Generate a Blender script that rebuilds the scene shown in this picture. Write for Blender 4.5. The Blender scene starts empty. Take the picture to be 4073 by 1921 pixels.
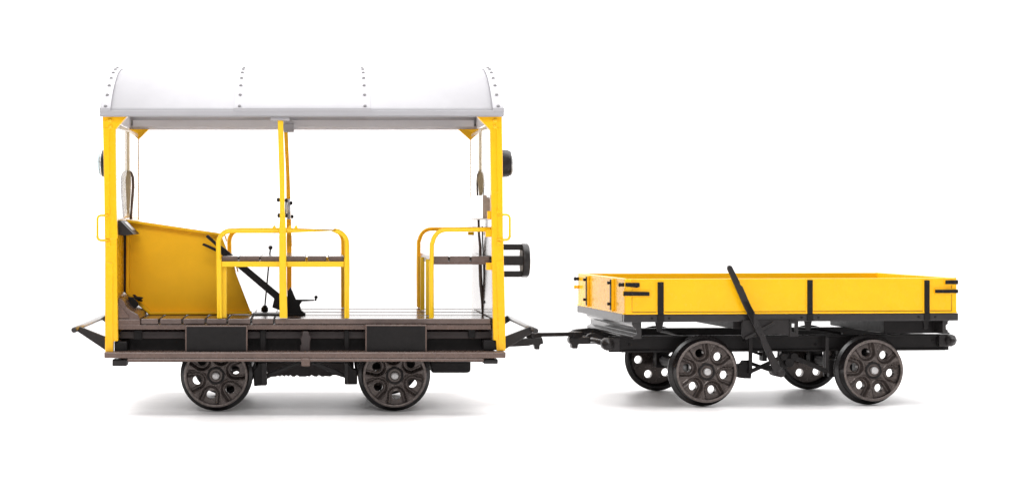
import bpy, bmesh, math, random
from mathutils import Vector, Matrix
random.seed(4)
C = bpy.context.scene
# ---------------------------------------------------------------- camera
EYE = 0.76                      # eye height above the table
FD = 7.0                        # distance camera - near side of the trolley
cam_d = bpy.data.cameras.new('camera'); cam = bpy.data.objects.new('camera', cam_d)
C.collection.objects.link(cam); C.camera = cam
cam.location = (0, -FD, EYE); cam.rotation_euler = (math.radians(90), 0, 0)
cam_d.sensor_width = 36; cam_d.lens = 36 * 7000 / 4073
cam_d.shift_x = (2036.5 - 1254) / 4073; cam_d.shift_y = -(960.5 - 888) / 4073
cam_d.clip_start = 0.05; cam_d.clip_end = 400
# ---------------------------------------------------------------- light
w = bpy.data.worlds.new('World'); C.world = w; w.use_nodes = True
bg = w.node_tree.nodes['Background']; bg.inputs[0].default_value = (1, .985, .985, 1); 
WN, WLK = w.node_tree.nodes, w.node_tree.links      # bright white backdrop behind, dim room in front
wt = WN.new('ShaderNodeTexCoord'); wsx = WN.new('ShaderNodeSeparateXYZ'); wm = WN.new('ShaderNodeMapRange')
wm.interpolation_type = 'SMOOTHSTEP'
wm.inputs['From Min'].default_value = -.35; wm.inputs['From Max'].default_value = .30
wm.inputs['To Min'].default_value = .34; wm.inputs['To Max'].default_value = 1.95
WLK.new(wt.outputs['Generated'], wsx.inputs[0]); WLK.new(wsx.outputs['Y'], wm.inputs['Value']); WLK.new(wm.outputs['Result'], bg.inputs[1])
def area(name, loc, target, sx, sy, power, col=(1, 1, 1)):
    l = bpy.data.lights.new(name, 'AREA'); l.shape = 'RECTANGLE'; l.size = sx; l.size_y = sy; l.energy = power; l.color = col
    o = bpy.data.objects.new(name, l); C.collection.objects.link(o); o.location = loc
    o.rotation_euler = (Vector(target) - Vector(loc)).to_track_quat('-Z', 'Y').to_euler()
    return o
area('overhead_softbox', (.5, .9, 4.2), (.5, .5, 0), 10.0, 4.0, 520)
area('front_softbox', (-.2, -5.5, 4.4), (.9, .3, .5), 4.0, 2.0, 195)
C.view_settings.view_transform = 'Standard'; C.view_settings.look = 'None'
C.view_settings.exposure = 0; C.view_settings.gamma = 1
# ---------------------------------------------------------------- materials
def mat(name, col, rough=.35, metal=0, var=.12, spec=.5, bump=.05, scale=40, speck=None, trans=0, ior=1.45, coat=0, rvar=.12):
    m = bpy.data.materials.new(name); m.use_nodes = True
    nt = m.node_tree; N = nt.nodes; L = nt.links; b = N['Principled BSDF']
    b.inputs['Metallic'].default_value = metal; b.inputs['IOR'].default_value = ior
    b.inputs['Specular IOR Level'].default_value = spec
    b.inputs['Transmission Weight'].default_value = trans
    b.inputs['Coat Weight'].default_value = coat
    tc = N.new('ShaderNodeTexCoord')
    n1 = N.new('ShaderNodeTexNoise'); n1.inputs['Scale'].default_value = scale; n1.inputs['Detail'].default_value = 6
    n1.inputs['Roughness'].default_value = .65
    L.new(tc.outputs['Object'], n1.inputs['Vector'])
    r = N.new('ShaderNodeValToRGB')
    a = [max(0, c * (1 - var)) for c in col[:3]]; d = [min(1, c * (1 + var)) for c in col[:3]]
    r.color_ramp.elements[0].position = .3; r.color_ramp.elements[1].position = .7
    r.color_ramp.elements[0].color = (*a, 1); r.color_ramp.elements[1].color = (*d, 1)
    L.new(n1.outputs['Fac'], r.inputs['Fac'])
    out = r.outputs['Color']
    if speck:
        n3 = N.new('ShaderNodeTexNoise'); n3.inputs['Scale'].default_value = speck[2]; n3.inputs['Detail'].default_value = 4
        n3.inputs['Roughness'].default_value = .8
        L.new(tc.outputs['Object'], n3.inputs['Vector'])
        rr = N.new('ShaderNodeValToRGB'); rr.color_ramp.elements[0].position = speck[1]; rr.color_ramp.elements[1].position = speck[1] + .04
        rr.color_ramp.elements[0].color = (0, 0, 0, 1); rr.color_ramp.elements[1].color = (1, 1, 1, 1)
        L.new(n3.outputs['Fac'], rr.inputs['Fac'])
        mx = N.new('ShaderNodeMix'); mx.data_type = 'RGBA'
        L.new(rr.outputs['Color'], mx.inputs['Factor']); L.new(out, mx.inputs['A']); mx.inputs['B'].default_value = (*speck[0], 1)
        out = mx.outputs['Result']
    L.new(out, b.inputs['Base Color'])
    n2 = N.new('ShaderNodeTexNoise'); n2.inputs['Scale'].default_value = scale * 2.2; n2.inputs['Detail'].default_value = 5
    L.new(tc.outputs['Object'], n2.inputs['Vector'])
    mr = N.new('ShaderNodeMapRange'); mr.inputs['To Min'].default_value = max(.01, rough - rvar); mr.inputs['To Max'].default_value = min(1, rough + rvar)
    b.inputs['Coat Roughness'].default_value = .12; L.new(n2.outputs['Fac'], mr.inputs['Value']); L.new(mr.outputs['Result'], b.inputs['Roughness'])
    if bump:
        bp = N.new('ShaderNodeBump'); bp.inputs['Strength'].default_value = bump; bp.inputs['Distance'].default_value = .004
        L.new(n2.outputs['Fac'], bp.inputs['Height']); L.new(bp.outputs['Normal'], b.inputs['Normal'])
    return m
YEL = mat('yellow_paint', (.93, .49, .007), .27, spec=.2, var=.03, coat=.38, scale=14, bump=0, rvar=.04)
SEAM_SHADE = mat('dark_mustard_seam', (.30, .16, .01), .6, var=.1, bump=0)  # shade colour for the board's seam lines
CHROME = mat('pale_chrome', (.75, .77, .8), .25, metal=.35, var=.1, scale=60, bump=.05)
YEL_IN = mat('deep_yellow_paint', (.84, .45, .006), .5, spec=.25, var=.05, scale=9, bump=.04)
LEMON = mat('lemon_yellow_plastic', (.95, .605, .014), .4, var=.03, scale=20, bump=.05)
LEMON_BACKLIT = mat('amber_yellow_plastic', (1, .60, .014), .4, var=.03, scale=20, bump=.05)  # far-side copy of the lemon plastic, colour raised for a backlit glow
ROOF = mat('pale_grey_roof_paint', (.43, .423, .442), .6, var=.03, scale=12, bump=.03)
ROOF_T = mat('pale_grey_thin_plastic', (.88, .865, .88), .6, var=.03, scale=12, bump=.03)  # roof grey lightened to paint in light passing through the thin parts
for _r, _k in ((ROOF, .15), (ROOF_T, .3), (LEMON, .15), (LEMON_BACKLIT, .3)):
  _n = _r.node_tree.nodes; _l = _r.node_tree.links
  
  if _r is not ROOF_T: _t = _n.new('ShaderNodeBsdfTranslucent'); _t.inputs[0].default_value = {'pale': (.8, .79, .8, 1), 'lemo': (.95, .66, .02, 1), 'ambe': (1, .68, .02, 1)}[_r.name[:4]]
  else: _t = _n.new('ShaderNodeBsdfRefraction'); _t.inputs['Color'].default_value = (.95, .94, .95, 1); _t.inputs['Roughness'].default_value = .7; _t.inputs['IOR'].default_value = 1.08
  _m = _n.new('ShaderNodeMixShader'); _m.inputs[0].default_value = _k
  _l.new(_n['Principled BSDF'].outputs[0], _m.inputs[1]); _l.new(_t.outputs[0], _m.inputs[2]); _l.new(_m.outputs[0], _n['Material Output'].inputs[0])
RIVET = mat('mid_grey_rivet', (.24, .235, .24), .5, var=.2, scale=50, bump=0)
BROWN = mat('brown_plastic', (.120, .078, .064), .26, var=.16, scale=18, bump=.06, speck=((.25, .2, .19), .73, 90))
WALLB = mat('satin_brown_sheet', (.26, .20, .16), .18, var=.15, scale=14, rvar=.03, bump=0, coat=.7, speck=((.3, .24, .2), .74, 70))
BROWN_D = mat('dark_brown_plastic', (.036, .025, .024), .5, var=.15, scale=18, bump=.08)
PLANK = mat('brown_floor_plastic', (.122, .085, .073), .18, var=.22, scale=16, rvar=.05, bump=.03, coat=.08, speck=((.2, .15, .12), .70, 60))
BLACK = mat('black_plastic', (.011, .0095, .0095), .42, spec=.22, var=.2, scale=25, bump=.10, speck=((.12, .11, .11), .76, 80))
CHAR = mat('charcoal_plastic', (.020, .0175, .0175), .4, spec=.3, var=.2, scale=25, bump=.12, speck=((.11, .1, .1), .74, 80))
GLOSS = mat('gloss_black_steel', (.012, .010, .010), .22, var=.2, scale=25, bump=.05, metal=0)
WHEELM = mat('blackened_bronze_wheel', (.070, .056, .051), .25, metal=.45, var=.22, scale=35, bump=.10, speck=((.26, .22, .18), .72, 110))
TYRE = mat('worn_steel_tyre', (.13, .108, .1), .34, metal=.55, var=.35, scale=60, bump=.4, speck=((.45, .4, .36), .62, 160))
STEEL = mat('bright_steel', (.62, .62, .62), .35, metal=.9, var=.15, scale=60, bump=.2)
PIN = mat('dull_steel_pin', (.5, .49, .49), .5, metal=.6, var=.15, scale=60, bump=.1)
DECK = mat('satin_charcoal_plastic', (.020, .0175, .0175), .30, var=.2, scale=25, bump=.06, spec=.4, rvar=.05, coat=.32, speck=((.11, .1, .1), .74, 80))
LENS = mat('clear_lens_glass', (.75, .88, .92), .04, trans=.85, var=.02, bump=0)
GLASS = mat('clear_window_plastic', (.99, .985, .98), .0, trans=1, var=0, bump=0, rvar=0)
CREAM = mat('cream_window_frame', (.80, .66, .44), .2, var=.08, scale=20, bump=.05)
TAN = mat('tan_wiper_plastic', (.36, .27, .15), .5, var=.12, scale=30, bump=0)  # plastic of the oval paddles
def ground_mat():
    m = bpy.data.materials.new('white_studio_paper'); m.use_nodes = True
    nt = m.node_tree; N = nt.nodes; L = nt.links; b = N['Principled BSDF']
    b.inputs['Roughness'].default_value = .38; b.inputs['Specular IOR Level'].default_value = .65
    tc = N.new('ShaderNodeTexCoord'); mp = N.new('ShaderNodeMapping'); mp.inputs['Scale'].default_value = (3.5, 22, 1)
    n = N.new('ShaderNodeTexNoise'); n.inputs['Scale'].default_value = 3.2; n.inputs['Detail'].default_value = 8; n.inputs['Roughness'].default_value = .68
    L.new(tc.outputs['Object'], mp.inputs['Vector']); L.new(mp.outputs['Vector'], n.inputs['Vector'])
    r = N.new('ShaderNodeValToRGB'); r.color_ramp.elements[0].position = .35; r.color_ramp.elements[1].position = .65
    r.color_ramp.elements[0].color = (.80, .785, .785, 1); r.color_ramp.elements[1].color = (.92, .905, .905, 1)
    L.new(n.outputs['Fac'], r.inputs['Fac']); L.new(r.outputs['Color'], b.inputs['Base Color'])
    bp = N.new('ShaderNodeBump'); bp.inputs['Strength'].default_value = .25; bp.inputs['Distance'].default_value = .01
    L.new(n.outputs['Fac'], bp.inputs['Height']); L.new(bp.outputs['Normal'], b.inputs['Normal'])
    return m
# ---------------------------------------------------------------- geometry helpers
CR = {'z1': (350, 250, .5762), 'z2': (1150, 250, .576), 'z3': (250, 800, .5762), 'z4': (750, 850, .4115), 'z5': (1350, 850, .4938),
      'z6': (600, 1200, .5047), 'z7': (2050, 1000, .5349), 'z8': (2900, 1000, .535), 'a1': (370, 400, 1/2.432), 'a2': (1820, 420, 1/2.0267),
      'a3': (270, 1150, 1/4.0514), 'a4': (1880, 1180, 1/4.05), 'a5': (2850, 1200, 1/3.472), 'a6': (1000, 1380, 1/6.076), 'a7': (2250, 1200, 1/4.86),
      'a8': (1040, 440, 1/2.336), 'b4': (1640, 900, 1/3.0375), 'b5': (400, 850, 1/2.7), 'p': (0, 0, 1)}
class Frame:
    """measured frame of one vehicle: u along its length, v across it (0 = near side), z up"""
    def __init__(s, x0, y0, th, uc, vc):
        s.x0, s.y0, s.th, s.uc, s.vc = x0, y0, th, uc, vc
        s.c, s.s = math.cos(th), math.sin(th)
    def at(s, x, y, v, cr='p'):
        ox, oy, k = CR[cr]; a = (ox + x * k - 1254) / 1000; b = (888 - oy - y * k) / 1000
        kk = (v - s.x0 * s.s + (s.y0 + FD) * s.c) / (FD * s.c - a * s.s)
        X = kk * a; Y = FD * (kk - 1)
        u = (X - s.x0) * s.c + (Y - s.y0) * s.s
        return Vector((u, v, EYE + kk * b))
    def atu(s, x, y, u, cr='p'):
        ox, oy, k = CR[cr]; a = (ox + x * k - 1254) / 1000; b = (888 - oy - y * k) / 1000
        kk = (u + s.x0 * s.c + (s.y0 + FD) * s.s) / (a * s.c + FD * s.s)
        X = kk * a; Y = FD * (kk - 1)
        v = -(X - s.x0) * s.s + (Y - s.y0) * s.c
        return Vector((u, v, EYE + kk * b))
    def loc(s, p): return Vector((p[0] - s.uc, p[1] - s.vc, p[2]))
    def origin(s): return (s.x0 + s.uc * s.c - s.vc * s.s, s.y0 + s.uc * s.s + s.vc * s.c, 0)
class MB:
    def __init__(s, f): s.bm = bmesh.new(); s.f = f
    def V(s, p): return s.bm.verts.new(s.f.loc(p))
    def prism3(s, pts, d):
        d = Vector(d); a = [s.V(p) for p in pts]; b = [s.V(Vector(p) + d) for p in pts]; n = len(a)
        fs = [s.bm.faces.new(a), s.bm.faces.new(b[::-1])]
        for i in range(n): fs.append(s.bm.faces.new([a[i], b[i], b[(i+1) % n], a[(i+1) % n]]))
        bmesh.ops.recalc_face_normals(s.bm, faces=fs); return s
    def poly(s, pts, v, t, cr='p'): return s.prism3([s.f.at(x, y, v, cr) for x, y in pts], (0, t, 0))
    def rect(s, x0, y0, x1, y1, v, t, cr='p'):
        p = s.f.at(x0, y0, v, cr); q = s.f.at(x1, y1, v, cr)
        return s.box(p.x, q.x, v, v + t, q.z, p.z)
    def box(s, u0, u1, v0, v1, z0, z1):
        return s.prism3([(u0, v0, z0), (u1, v0, z0), (u1, v0, z1), (u0, v0, z1)], (0, v1 - v0, 0))
    def tube(s, pts, r, n=12):
        pts = [Vector(p) for p in pts]; rings = []
        up = None
        for i, p in enumerate(pts):
            d = ((pts[min(i+1, len(pts)-1)] - p).normalized() + (p - pts[max(i-1, 0)]).normalized()).normalized()
            if up is None: up = Vector((0, 1, 0)) if abs(d.y) < .8 else Vector((0, 0, 1))
            x = d.cross(up).normalized(); up = x.cross(d).normalized()
            rr = r[i] if isinstance(r, (list, tuple)) else r
            rings.append([s.V(p + rr * (math.cos(t) * x + math.sin(t) * up)) for t in [2*math.pi*k/n for k in range(n)]])
        fs = [s.bm.faces.new(rings[0]), s.bm.faces.new(rings[-1][::-1])]
        for a, b in zip(rings, rings[1:]):
            for k in range(n):
                q = s.bm.faces.new([a[k], b[k], b[(k+1) % n], a[(k+1) % n]]); q.smooth = True; fs.append(q)
        bmesh.ops.recalc_face_normals(s.bm, faces=fs); return s
    def bar(s, p, q, wid, t):
        """flat bar in the u-z plane from p to q, thickness t backwards"""
        p = Vector(p); q = Vector(q); d = (q - p); n = Vector((-d.z, 0, d.x)).normalized() * wid / 2
        a = s.prism3([p + n, q + n, q - n, p - n], (0, t, 0)); return a
    def lathe(s, prof, c, axis='v', n=32, closed=False):
        """prof: (radius, offset along axis)"""
        rings = []; c = Vector(c)
        for r, o in prof:
            ring = []
            for k in range(n):
                t = 2*math.pi*k/n; a, b = r*math.cos(t), r*math.sin(t)
                ring.append(s.V(c + (Vector((a, o, b)) if axis == 'v' else Vector((o, a, b)))))
            rings.append(ring)
        fs = []
        prs = list(zip(rings, rings[1:])) + ([(rings[-1], rings[0])] if closed else [])
        for a, b in prs:
            for k in range(n):
                q = s.bm.faces.new([a[k], b[k], b[(k+1) % n], a[(k+1) % n]]); q.smooth = True; fs.append(q)
        if not closed: fs += [s.bm.faces.new(rings[0]), s.bm.faces.new(rings[-1][::-1])]
        bmesh.ops.recalc_face_normals(s.bm, faces=fs); return s
    def ball(s, c, r, sy=1.0, n=12):
        m = Matrix.Translation(s.f.loc(c)) @ Matrix.Diagonal((1, sy, 1, 1))
        g = bmesh.ops.create_uvsphere(s.bm, u_segments=n, v_segments=8, radius=r, matrix=m)
        for v in g['verts']:
            for q in v.link_faces: q.smooth = True
        return s
    def build(s, name, m, parent=None, bevel=.002, mirror=False, m2=None, fix=None):
        """one object per separate piece (islands that touch stay together)"""
        bm = s.bm; bm.verts.ensure_lookup_table(); bm.verts.index_update()
        lab = [-1]*len(bm.verts); boxes = []
        for v in bm.verts:
            if lab[v.index] >= 0: continue
            st = [v]; lab[v.index] = len(boxes); lo = v.co.copy(); hi = v.co.copy()
            while st:
                q = st.pop()
                for e in q.link_edges:
                    o = e.other_vert(q)
                    if lab[o.index] < 0:
                        lab[o.index] = len(boxes); st.append(o)
                        for k in range(3): lo[k] = min(lo[k], o.co[k]); hi[k] = max(hi[k], o.co[k])
            boxes.append((lo, hi))
        n = len(boxes); root = list(range(n))
        def find(i):
            while root[i] != i: i = root[i]
            return i
        for i in range(n):
            for j in range(i+1, n):
                if all(boxes[i][0][k] <= boxes[j][1][k]+.003 and boxes[j][0][k] <= boxes[i][1][k]+.003 for k in range(3)): root[find(j)] = find(i)
        first = None
        for r in sorted(set(find(i) for i in range(n))):
            b = bm.copy(); b.verts.ensure_lookup_table()
            bmesh.ops.delete(b, geom=[v for v in b.verts if find(lab[v.index]) != r], context='VERTS')
            for mi in ((False, True) if mirror else (False,)):
                bb = b.copy()
                if mi:
                    for v in bb.verts:
                        v.co.y = -v.co.y
                        if fix: v.co.x += fix(v.co)
                    bmesh.ops.reverse_faces(bb, faces=bb.faces[:])
                me = bpy.data.meshes.new(name); bb.to_mesh(me); bb.free(); me.materials.append((m2 or m) if mi else m)
                o = bpy.data.objects.new(name, me); C.collection.objects.link(o); o.parent = parent
                if bevel: add_bevel(o, bevel)
                first = first or o
            b.free()
        bm.free(); return first
def add_bevel(o, wd):
    b = o.modifiers.new('bevel', 'BEVEL'); b.width = wd; b.segments = 2; b.limit_method = 'ANGLE'; b.angle_limit = math.radians(40)
def empty(name, f, label, cat, group=None):
    o = bpy.data.objects.new(name, None); C.collection.objects.link(o); o.empty_display_size = .1
    o.location = f.origin(); o.rotation_euler = (0, 0, f.th); o['label'] = label; o['category'] = cat
    if group: o['group'] = group
    return o
# ---------------------------------------------------------------- ground
g = bmesh.new(); bmesh.ops.create_grid(g, x_segments=2, y_segments=2, size=100)
me = bpy.data.meshes.new('ground'); g.to_mesh(me); g.free(); me.materials.append(ground_mat())
go = bpy.data.objects.new('ground', me); C.collection.objects.link(go); go['kind'] = 'structure'
# ================================================================= TROLLEY
W = .966
T = Frame(0, 0, 0, -.046, W/2)
tr = empty('rail_trolley', T, 'yellow open-sided rail trolley with an arched pale grey roof and brown floor', 'rail trolley')
def P(parent=tr, f=T): return MB(f)
# ---- roof
X0, X1 = T.at(396, 450, -.03).x, T.at(2005, 450, -.03).x
VH = W/2 + .03; ZE = 1.203; RISE = .207; RR = (VH**2 + RISE**2) / (2*RISE); A0 = math.asin(VH/RR)
def arc_pts(r0, n=48, a0=A0):
    return [(W/2 + r0*math.sin(t), ZE + RISE - RR + r0*math.cos(t)) for t in [-a0 + 2*a0*i/n for i in range(n+1)]]
def arc_shell(mb, u0, u1, ro, ri, a0=A0, n=48):
    o = arc_pts(ro, n, a0); i_ = arc_pts(ri, n, a0); pts = o + i_[::-1]
    A = [mb.V((u0, v, z)) for v, z in pts]; B = [mb.V((u1, v, z)) for v, z in pts]; L = len(pts); fs = []
    for k in range(L):
        q = mb.bm.faces.new([A[k], A[(k+1) % L], B[(k+1) % L], B[k]]); q.smooth = (k != n and k != L-1); fs.append(q)
    for R_, rev in ((A, 0), (B, 1)):
        for k in range(n):
            q = [R_[k], R_[k+1], R_[L-2-k], R_[L-1-k]]; fs.append(mb.bm.faces.new(q[::-1] if rev else q))
    bmesh.ops.recalc_face_normals(mb.bm, faces=fs); return mb
def ux(px, v=0.): return T.at(px, 888, v).x
mb = P(); arc_shell(mb, X0+.002, X1-.002, RR, RR-.012); roof = mb.build('roof', ROOF, tr, 0)
um0, um1 = ux(931, -.01), ux(1474, -.01)
for (a, b) in ((X0, X0+.042), (um0, um1), (X1-.044, X1)):
    mb = P(); arc_shell(mb, a, b, RR+.0045, RR+.0003, A0*.985); mb.build('roof_sheet', ROOF, roof, .001)
mb = P()
for uc in (X0+.022, um0+.022, um1-.022, X1-.022):
    for i in range(15):
        t = -A0*.955 + 2*A0*.955*i/14
        p = Vector((uc, W/2 + (RR+.005)*math.sin(t), ZE+RISE-RR + (RR+.005)*math.cos(t)))
        mb.ball(p, .0070, 1, 10)
mb.build('rivet', RIVET, roof, 0)
zt, zb = T.at(0, 440, -.03).z, T.at(0, 464.3, -.03).z
mb = P(); mb.box(X0, X1, -.033, -.013, zb+.003, zt); mb.box(X0+.001, X1-.001, -.030, -.012, zb, zb+.003)
for a, b in ((X0, X0+.042), (um0, um1), (X1-.044, X1)): mb.box(a, b, -.036, -.014, zt-.004, zt+.010)
mb.build('gutter', ROOF, roof, .0015, mirror=True, m2=ROOF_T)
mb = P(); mb.box(X0+.002, X1-.002, W+.0, W+.012, zb+.001, zb+.016); mb.box(X0+.03, X1-.03, W-.012, W, zb+.012, zb+.05); mb.build('cant_rail', ROOF_T, roof, .0015)
# roof end panels (segments under the arch)
for u0, u1 in ((X0+.01, X0+.02), (X1-.02, X1-.01)):
    mb = P(); pts = arc_pts(RR-.0125, 30, A0*.985); a = [(u0, v, z) for v, z in pts]
    a = [(u0, pts[0][0], zb+.004)] + a + [(u0, pts[-1][0], zb+.004)]
    mb.prism3(a, (u1-u0, 0, 0)); mb.build('roof_end', ROOF_T, roof, 0)
# ---- corner posts with gussets
mb = P(); mb.poly([(100, 372), (268, 372), (190, 462), (196, 1000), (204, 1215), (115, 1215), (108, 700)], 0, .03, 'z1')
mb.poly([(291, 258), (371, 258), (380, 965), (349, 968), (347, 1043), (291, 1043)], 0, .03, 'z3')
mb.poly([(117, 1215), (150, 1215), (150, 450), (104, 450)], -.004, .006, 'z1'); lp = mb.build('corner_post', YEL, tr, .0025, mirror=True, fix=lambda c: -.008 if c.x > -.77 and .3 < c.z < 1.14 else 0)
mb = P(); mb.poly([(1298, 372), (1470, 372), (1475, 700), (1478, 1215), (1400, 1215), (1388, 465)], 0, .03, 'z2')
mb.poly([(1226, 195), (1321, 195), (1340, 1104), (1268, 1104), (1262, 1020), (1240, 1018)], 0, .03, 'z5')
mb.poly([(1430, 450), (1470, 450), (1476, 1215), (1443, 1215)], -.004, .006, 'z2'); rp = mb.build('corner_post', YEL, tr, .0025, mirror=True, fix=lambda c: .009 if c.x < .77 and .3 < c.z < 1.14 else 0)
for cr, pts in (('z1', ((152, 400), (155, 445))), ('z2', ((1422, 400), (1422, 443)))):
    mb = P()
    for x, y in pts: mb.ball(T.at(x, y, 0, cr), .0095, .6)
    mb.build('post_bolt', YEL, lp if cr == 'z1' else rp, 0, mirror=True)
# lower reinforcing strips
mb = P(); mb.poly([(300, 420), (345, 430), (345, 1040), (300, 1040)], -.004, .006, 'z3'); mb.poly([(1262, 380), (1322, 380), (1338, 1100), (1285, 1100)], -.004, .006, 'z5')
mb.build('post_strip', YEL, tr, .0015, mirror=True)
# ---- end walls (lower sheets), windows
zs = .775; XL, XR = -.813, .707
mb = P(); mb.box(XL, XL+.016, .03, W-.03, T.at(0, 1357, 0).z, zs); lw = mb.build('end_wall', YEL, tr, .001)
mb = P(); mb.box(XR, XR+.016, .03, W-.03, T.at(0, 1357, 0).z, zs); rw = mb.build('end_wall', WALLB, tr, .001)
for uu, wl in ((XL+.005, lw), (XR-.004, rw)):
    z1 = zb + .0
    mb = P()
    mb.box(uu, uu+.010, .038, W-.038, zs, zs+.008); mb.box(uu, uu+.010, .038, W-.038, z1-.035, z1-.02)
    ma = -.7985 if uu < 0 else .694
    mb.box(ma, ma+.0115, W/2-.03, W/2+.03, zs+.008, z1-.035)
    mb.prism3([(uu-.003, W/2-.03, z1-.036), (uu-.003, W/2+.03, z1-.036), (uu-.003, W/2+.08, z1-.02), (uu-.003, W/2-.08, z1-.02)], (.012, 0, 0))
    mu = -.7985 if uu < 0 else .6985
    mb.box(mu, mu+.0035, W-.012, W+.001, zs, z1-.03); mb.box(mu, mu+.004, .0305, .036, zs, z1-.03)
    fr = mb.build('window_frame', CREAM, tr, .0008)
    for v0, v1 in ((.031, W/2-.031), (W/2+.06, W+.001)):
        mb = P(); pu = -.8015 if uu < 0 else .7005; mb.box(pu, pu+.004, v0, v1, zs+.009, z1-.036); mb.build('window_pane', GLASS, fr, 0)
# oval paddles with stems at the end windows
def oval(mb, cx, cy, rx, ry, v, t, cr, n=28):
    mb.poly([(cx + rx*math.cos(a), cy + ry*math.sin(a)) for a in [2*math.pi*i/n for i in range(n)]], v, t, cr)
mb = P(); mb.poly([(306, 760), (315, 715), (330, 690), (345, 680), (362, 700), (366, 780), (362, 900), (350, 1080), (338, 1090), (325, 1060), (312, 930)], .44, .012, 'a1'); wp = mb.build('wiper', TAN, tr, .003)  # oval paddle
mb = P(); mb.tube([T.at(x, y, .47, 'a1') for x, y in ((350, 684), (370, 700), (385, 745), (388, 830), (380, 950), (372, 1060), (366, 1150))], [.0035, .005, .006, .006, .006, .005, .006]); mb.build('wiper_stem', BROWN, wp, 0)  # stem of the oval paddle
mb = P(); mb.poly([(160, 600), (165, 550), (185, 522), (207, 545), (216, 600), (217, 720), (176, 720)], .44, .012, 'a2'); wp = mb.build('wiper', TAN, tr, .003)  # oval paddle
mb = P(); mb.tube([T.at(x, y, .46, 'a2') for x, y in ((178, 525), (162, 560), (157, 620), (160, 725))], .0035); mb.build('wiper_stem', BROWN_D, wp, 0)  # stem of the oval paddle
# ---- instrument box right, pipe
a = T.at(203, 722, .1, 'a2'); b = T.at(268, 912, .1, 'a2')
mb = P(); mb.poly([(203, 722), (235, 722), (236, 740), (268, 748), (268, 912), (203, 912)], .1, .84, 'a2'); mb.build('control_box', WALLB, tr, .002)
mb = P(); mb.tube([T.at(x, y, .43, 'b4') for x, y in ((800, -80), (805, 100), (822, 250), (820, 480), (828, 700), (845, 900), (852, 1062))], [.005, .005, .006, .0075, .0075, .006, .005]); mb.build('brake_pipe', BROWN, tr, 0)
mb = P(); mb.tube([T.at(x, y, .36, 'b4') for x, y in ((846, 0), (850, 200), (862, 480), (866, 700), (876, 900))], .0028); mb.ball(T.at(877, 915, .36, 'b4'), .008); mb.build('cable', BROWN_D, tr, 0)
mb = P(); mb.rect(240, 850, 270, 915, .02, .02, 'a2'); mb.rect(885, 40, 962, 130, .02, .025, 'b4'); mb.rect(892, 440, 965, 528, .02, .025, 'b4'); mb.rect(675, 70, 745, 108, .6, .03, 'b4')
mb.build('wall_bracket', YEL, tr, .002)
# ---- left instrument wedge
p = [T.at(x, y, .07, 'b5') for x, y in ((186, 74), (210, 74), (356, 222), (240, 236), (190, 228))]
mb = P(); mb.prism3(p, (0, .25, 0)); ip = mb.build('instrument_panel', CHAR, tr, .002)
q0, q1 = p[1], p[2]; d = (q1-q0); n = Vector((-d.z, 0, d.x)).normalized()*.0015
mb = P(); mb.prism3([q0+d*.12+n+Vector((0, .07, 0)), q0+d*.72+n+Vector((0, .07, 0)), q0+d*.72+n*2+Vector((0, .07, 0)), q0+d*.12+n*2+Vector((0, .07, 0))], (0, .12, 0)); mb.build('gauge_glass', STEEL, ip, 0)
# ---- engine cover panel (single pressed sheet with turned edges)
pv = .345
mb = P(); mb.poly([(488, 905), (504, 905), (504, 1168), (488, 1158)], pv-.02, .03); mb.build('gap_seal', BLACK, tr, .001)  # black strip added to darken the gap beside the engine cover
out = [(502, 873), (877, 928), (1001, 1250), (593, 1252), (500, 1167)]
mb = P(); mb.poly(out, pv, .008); cov = mb.build('engine_cover', YEL_IN, tr, .0015)
def strip(mb, a, b, wd, v, t):
    A, B = T.at(*a, v), T.at(*b, v); d = (B-A).normalized(); n = Vector((-d.z, 0, d.x))*wd
    mb.prism3([A, B, B+n, A+n], (0, t, 0))
mb = P()
strip(mb, (877, 928), (502, 873), .012, pv-.032, .031)
strip(mb, (502, 876), (500, 1167), .014, pv-.026, .025)
strip(mb, (500.5, 1167), (593, 1251), .014, pv-.026, .0245)
strip(mb, (593, 1251.5), (1001, 1249.5), .012, pv-.030, .029)
mb.build('cover_flange', YEL_IN, cov, .004)
mb = P()
for x, y in ((358, 235), (443, 535), (470, 535)): mb.poly([(x-14, y-30), (x-2, y-30), (x+14, y+28), (x+4, y+32)], pv+.02, .01, 'z4')
mb.poly([(570, 945), (612, 968), (612, 975), (570, 972)], pv-.03, .05, 'z4'); mb.build('cover_tab', YEL_IN, cov, .001)
# ---- floor
zf = T.at(0, 1267, .03).z; v0, v1 = .03, W-.03
gx = [557, 633, 725, 817.6, 904, 999, 1091]
for a, b in zip(gx, gx[1:]):
    mb = P(); mb.box(ux(a, v0)+.004, ux(b, v0)-.004, v0, v1, zf-.022, zf); mb.build('floor_plank', PLANK, tr, .0025)
nb = 7; ua, ub = ux(1092, v0)+.002, ux(1951, v0)
for i in range(nb):
    a = v0+(v1-v0)*i/nb; b = v0+(v1-v0)*(i+1)/nb
    mb = P(); mb.box(ua, ub, a+(.015 if i else 0), b-(.015 if i < nb-1 else 0), zf-.020+(.0 if i else -.002), zf-(.001 if i % 2 else 0)); mb.build('floor_plank', PLANK, tr, .0025)
zl = T.at(0, 1291, v0).z
mb = P(); mb.box(ux(474, v0), ux(1953, v0), v0-.004, v1+.004, T.at(0, 1310, v0).z, zl-.001); mb.box(ux(560, v0), ux(1950, v0), v0+.01, v1-.01, zl-.001, zf-.023); mb.build('floor_frame', BROWN, tr, .003)
mb = P(); mb.box(ux(477, .07), ux(1957, .07), .07, W-.07, T.at(0, 1347, .07).z, T.at(0, 1311, .07).z-.006); fbm = mb.build('floor_bearer', BROWN_D, tr, .003)
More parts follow.
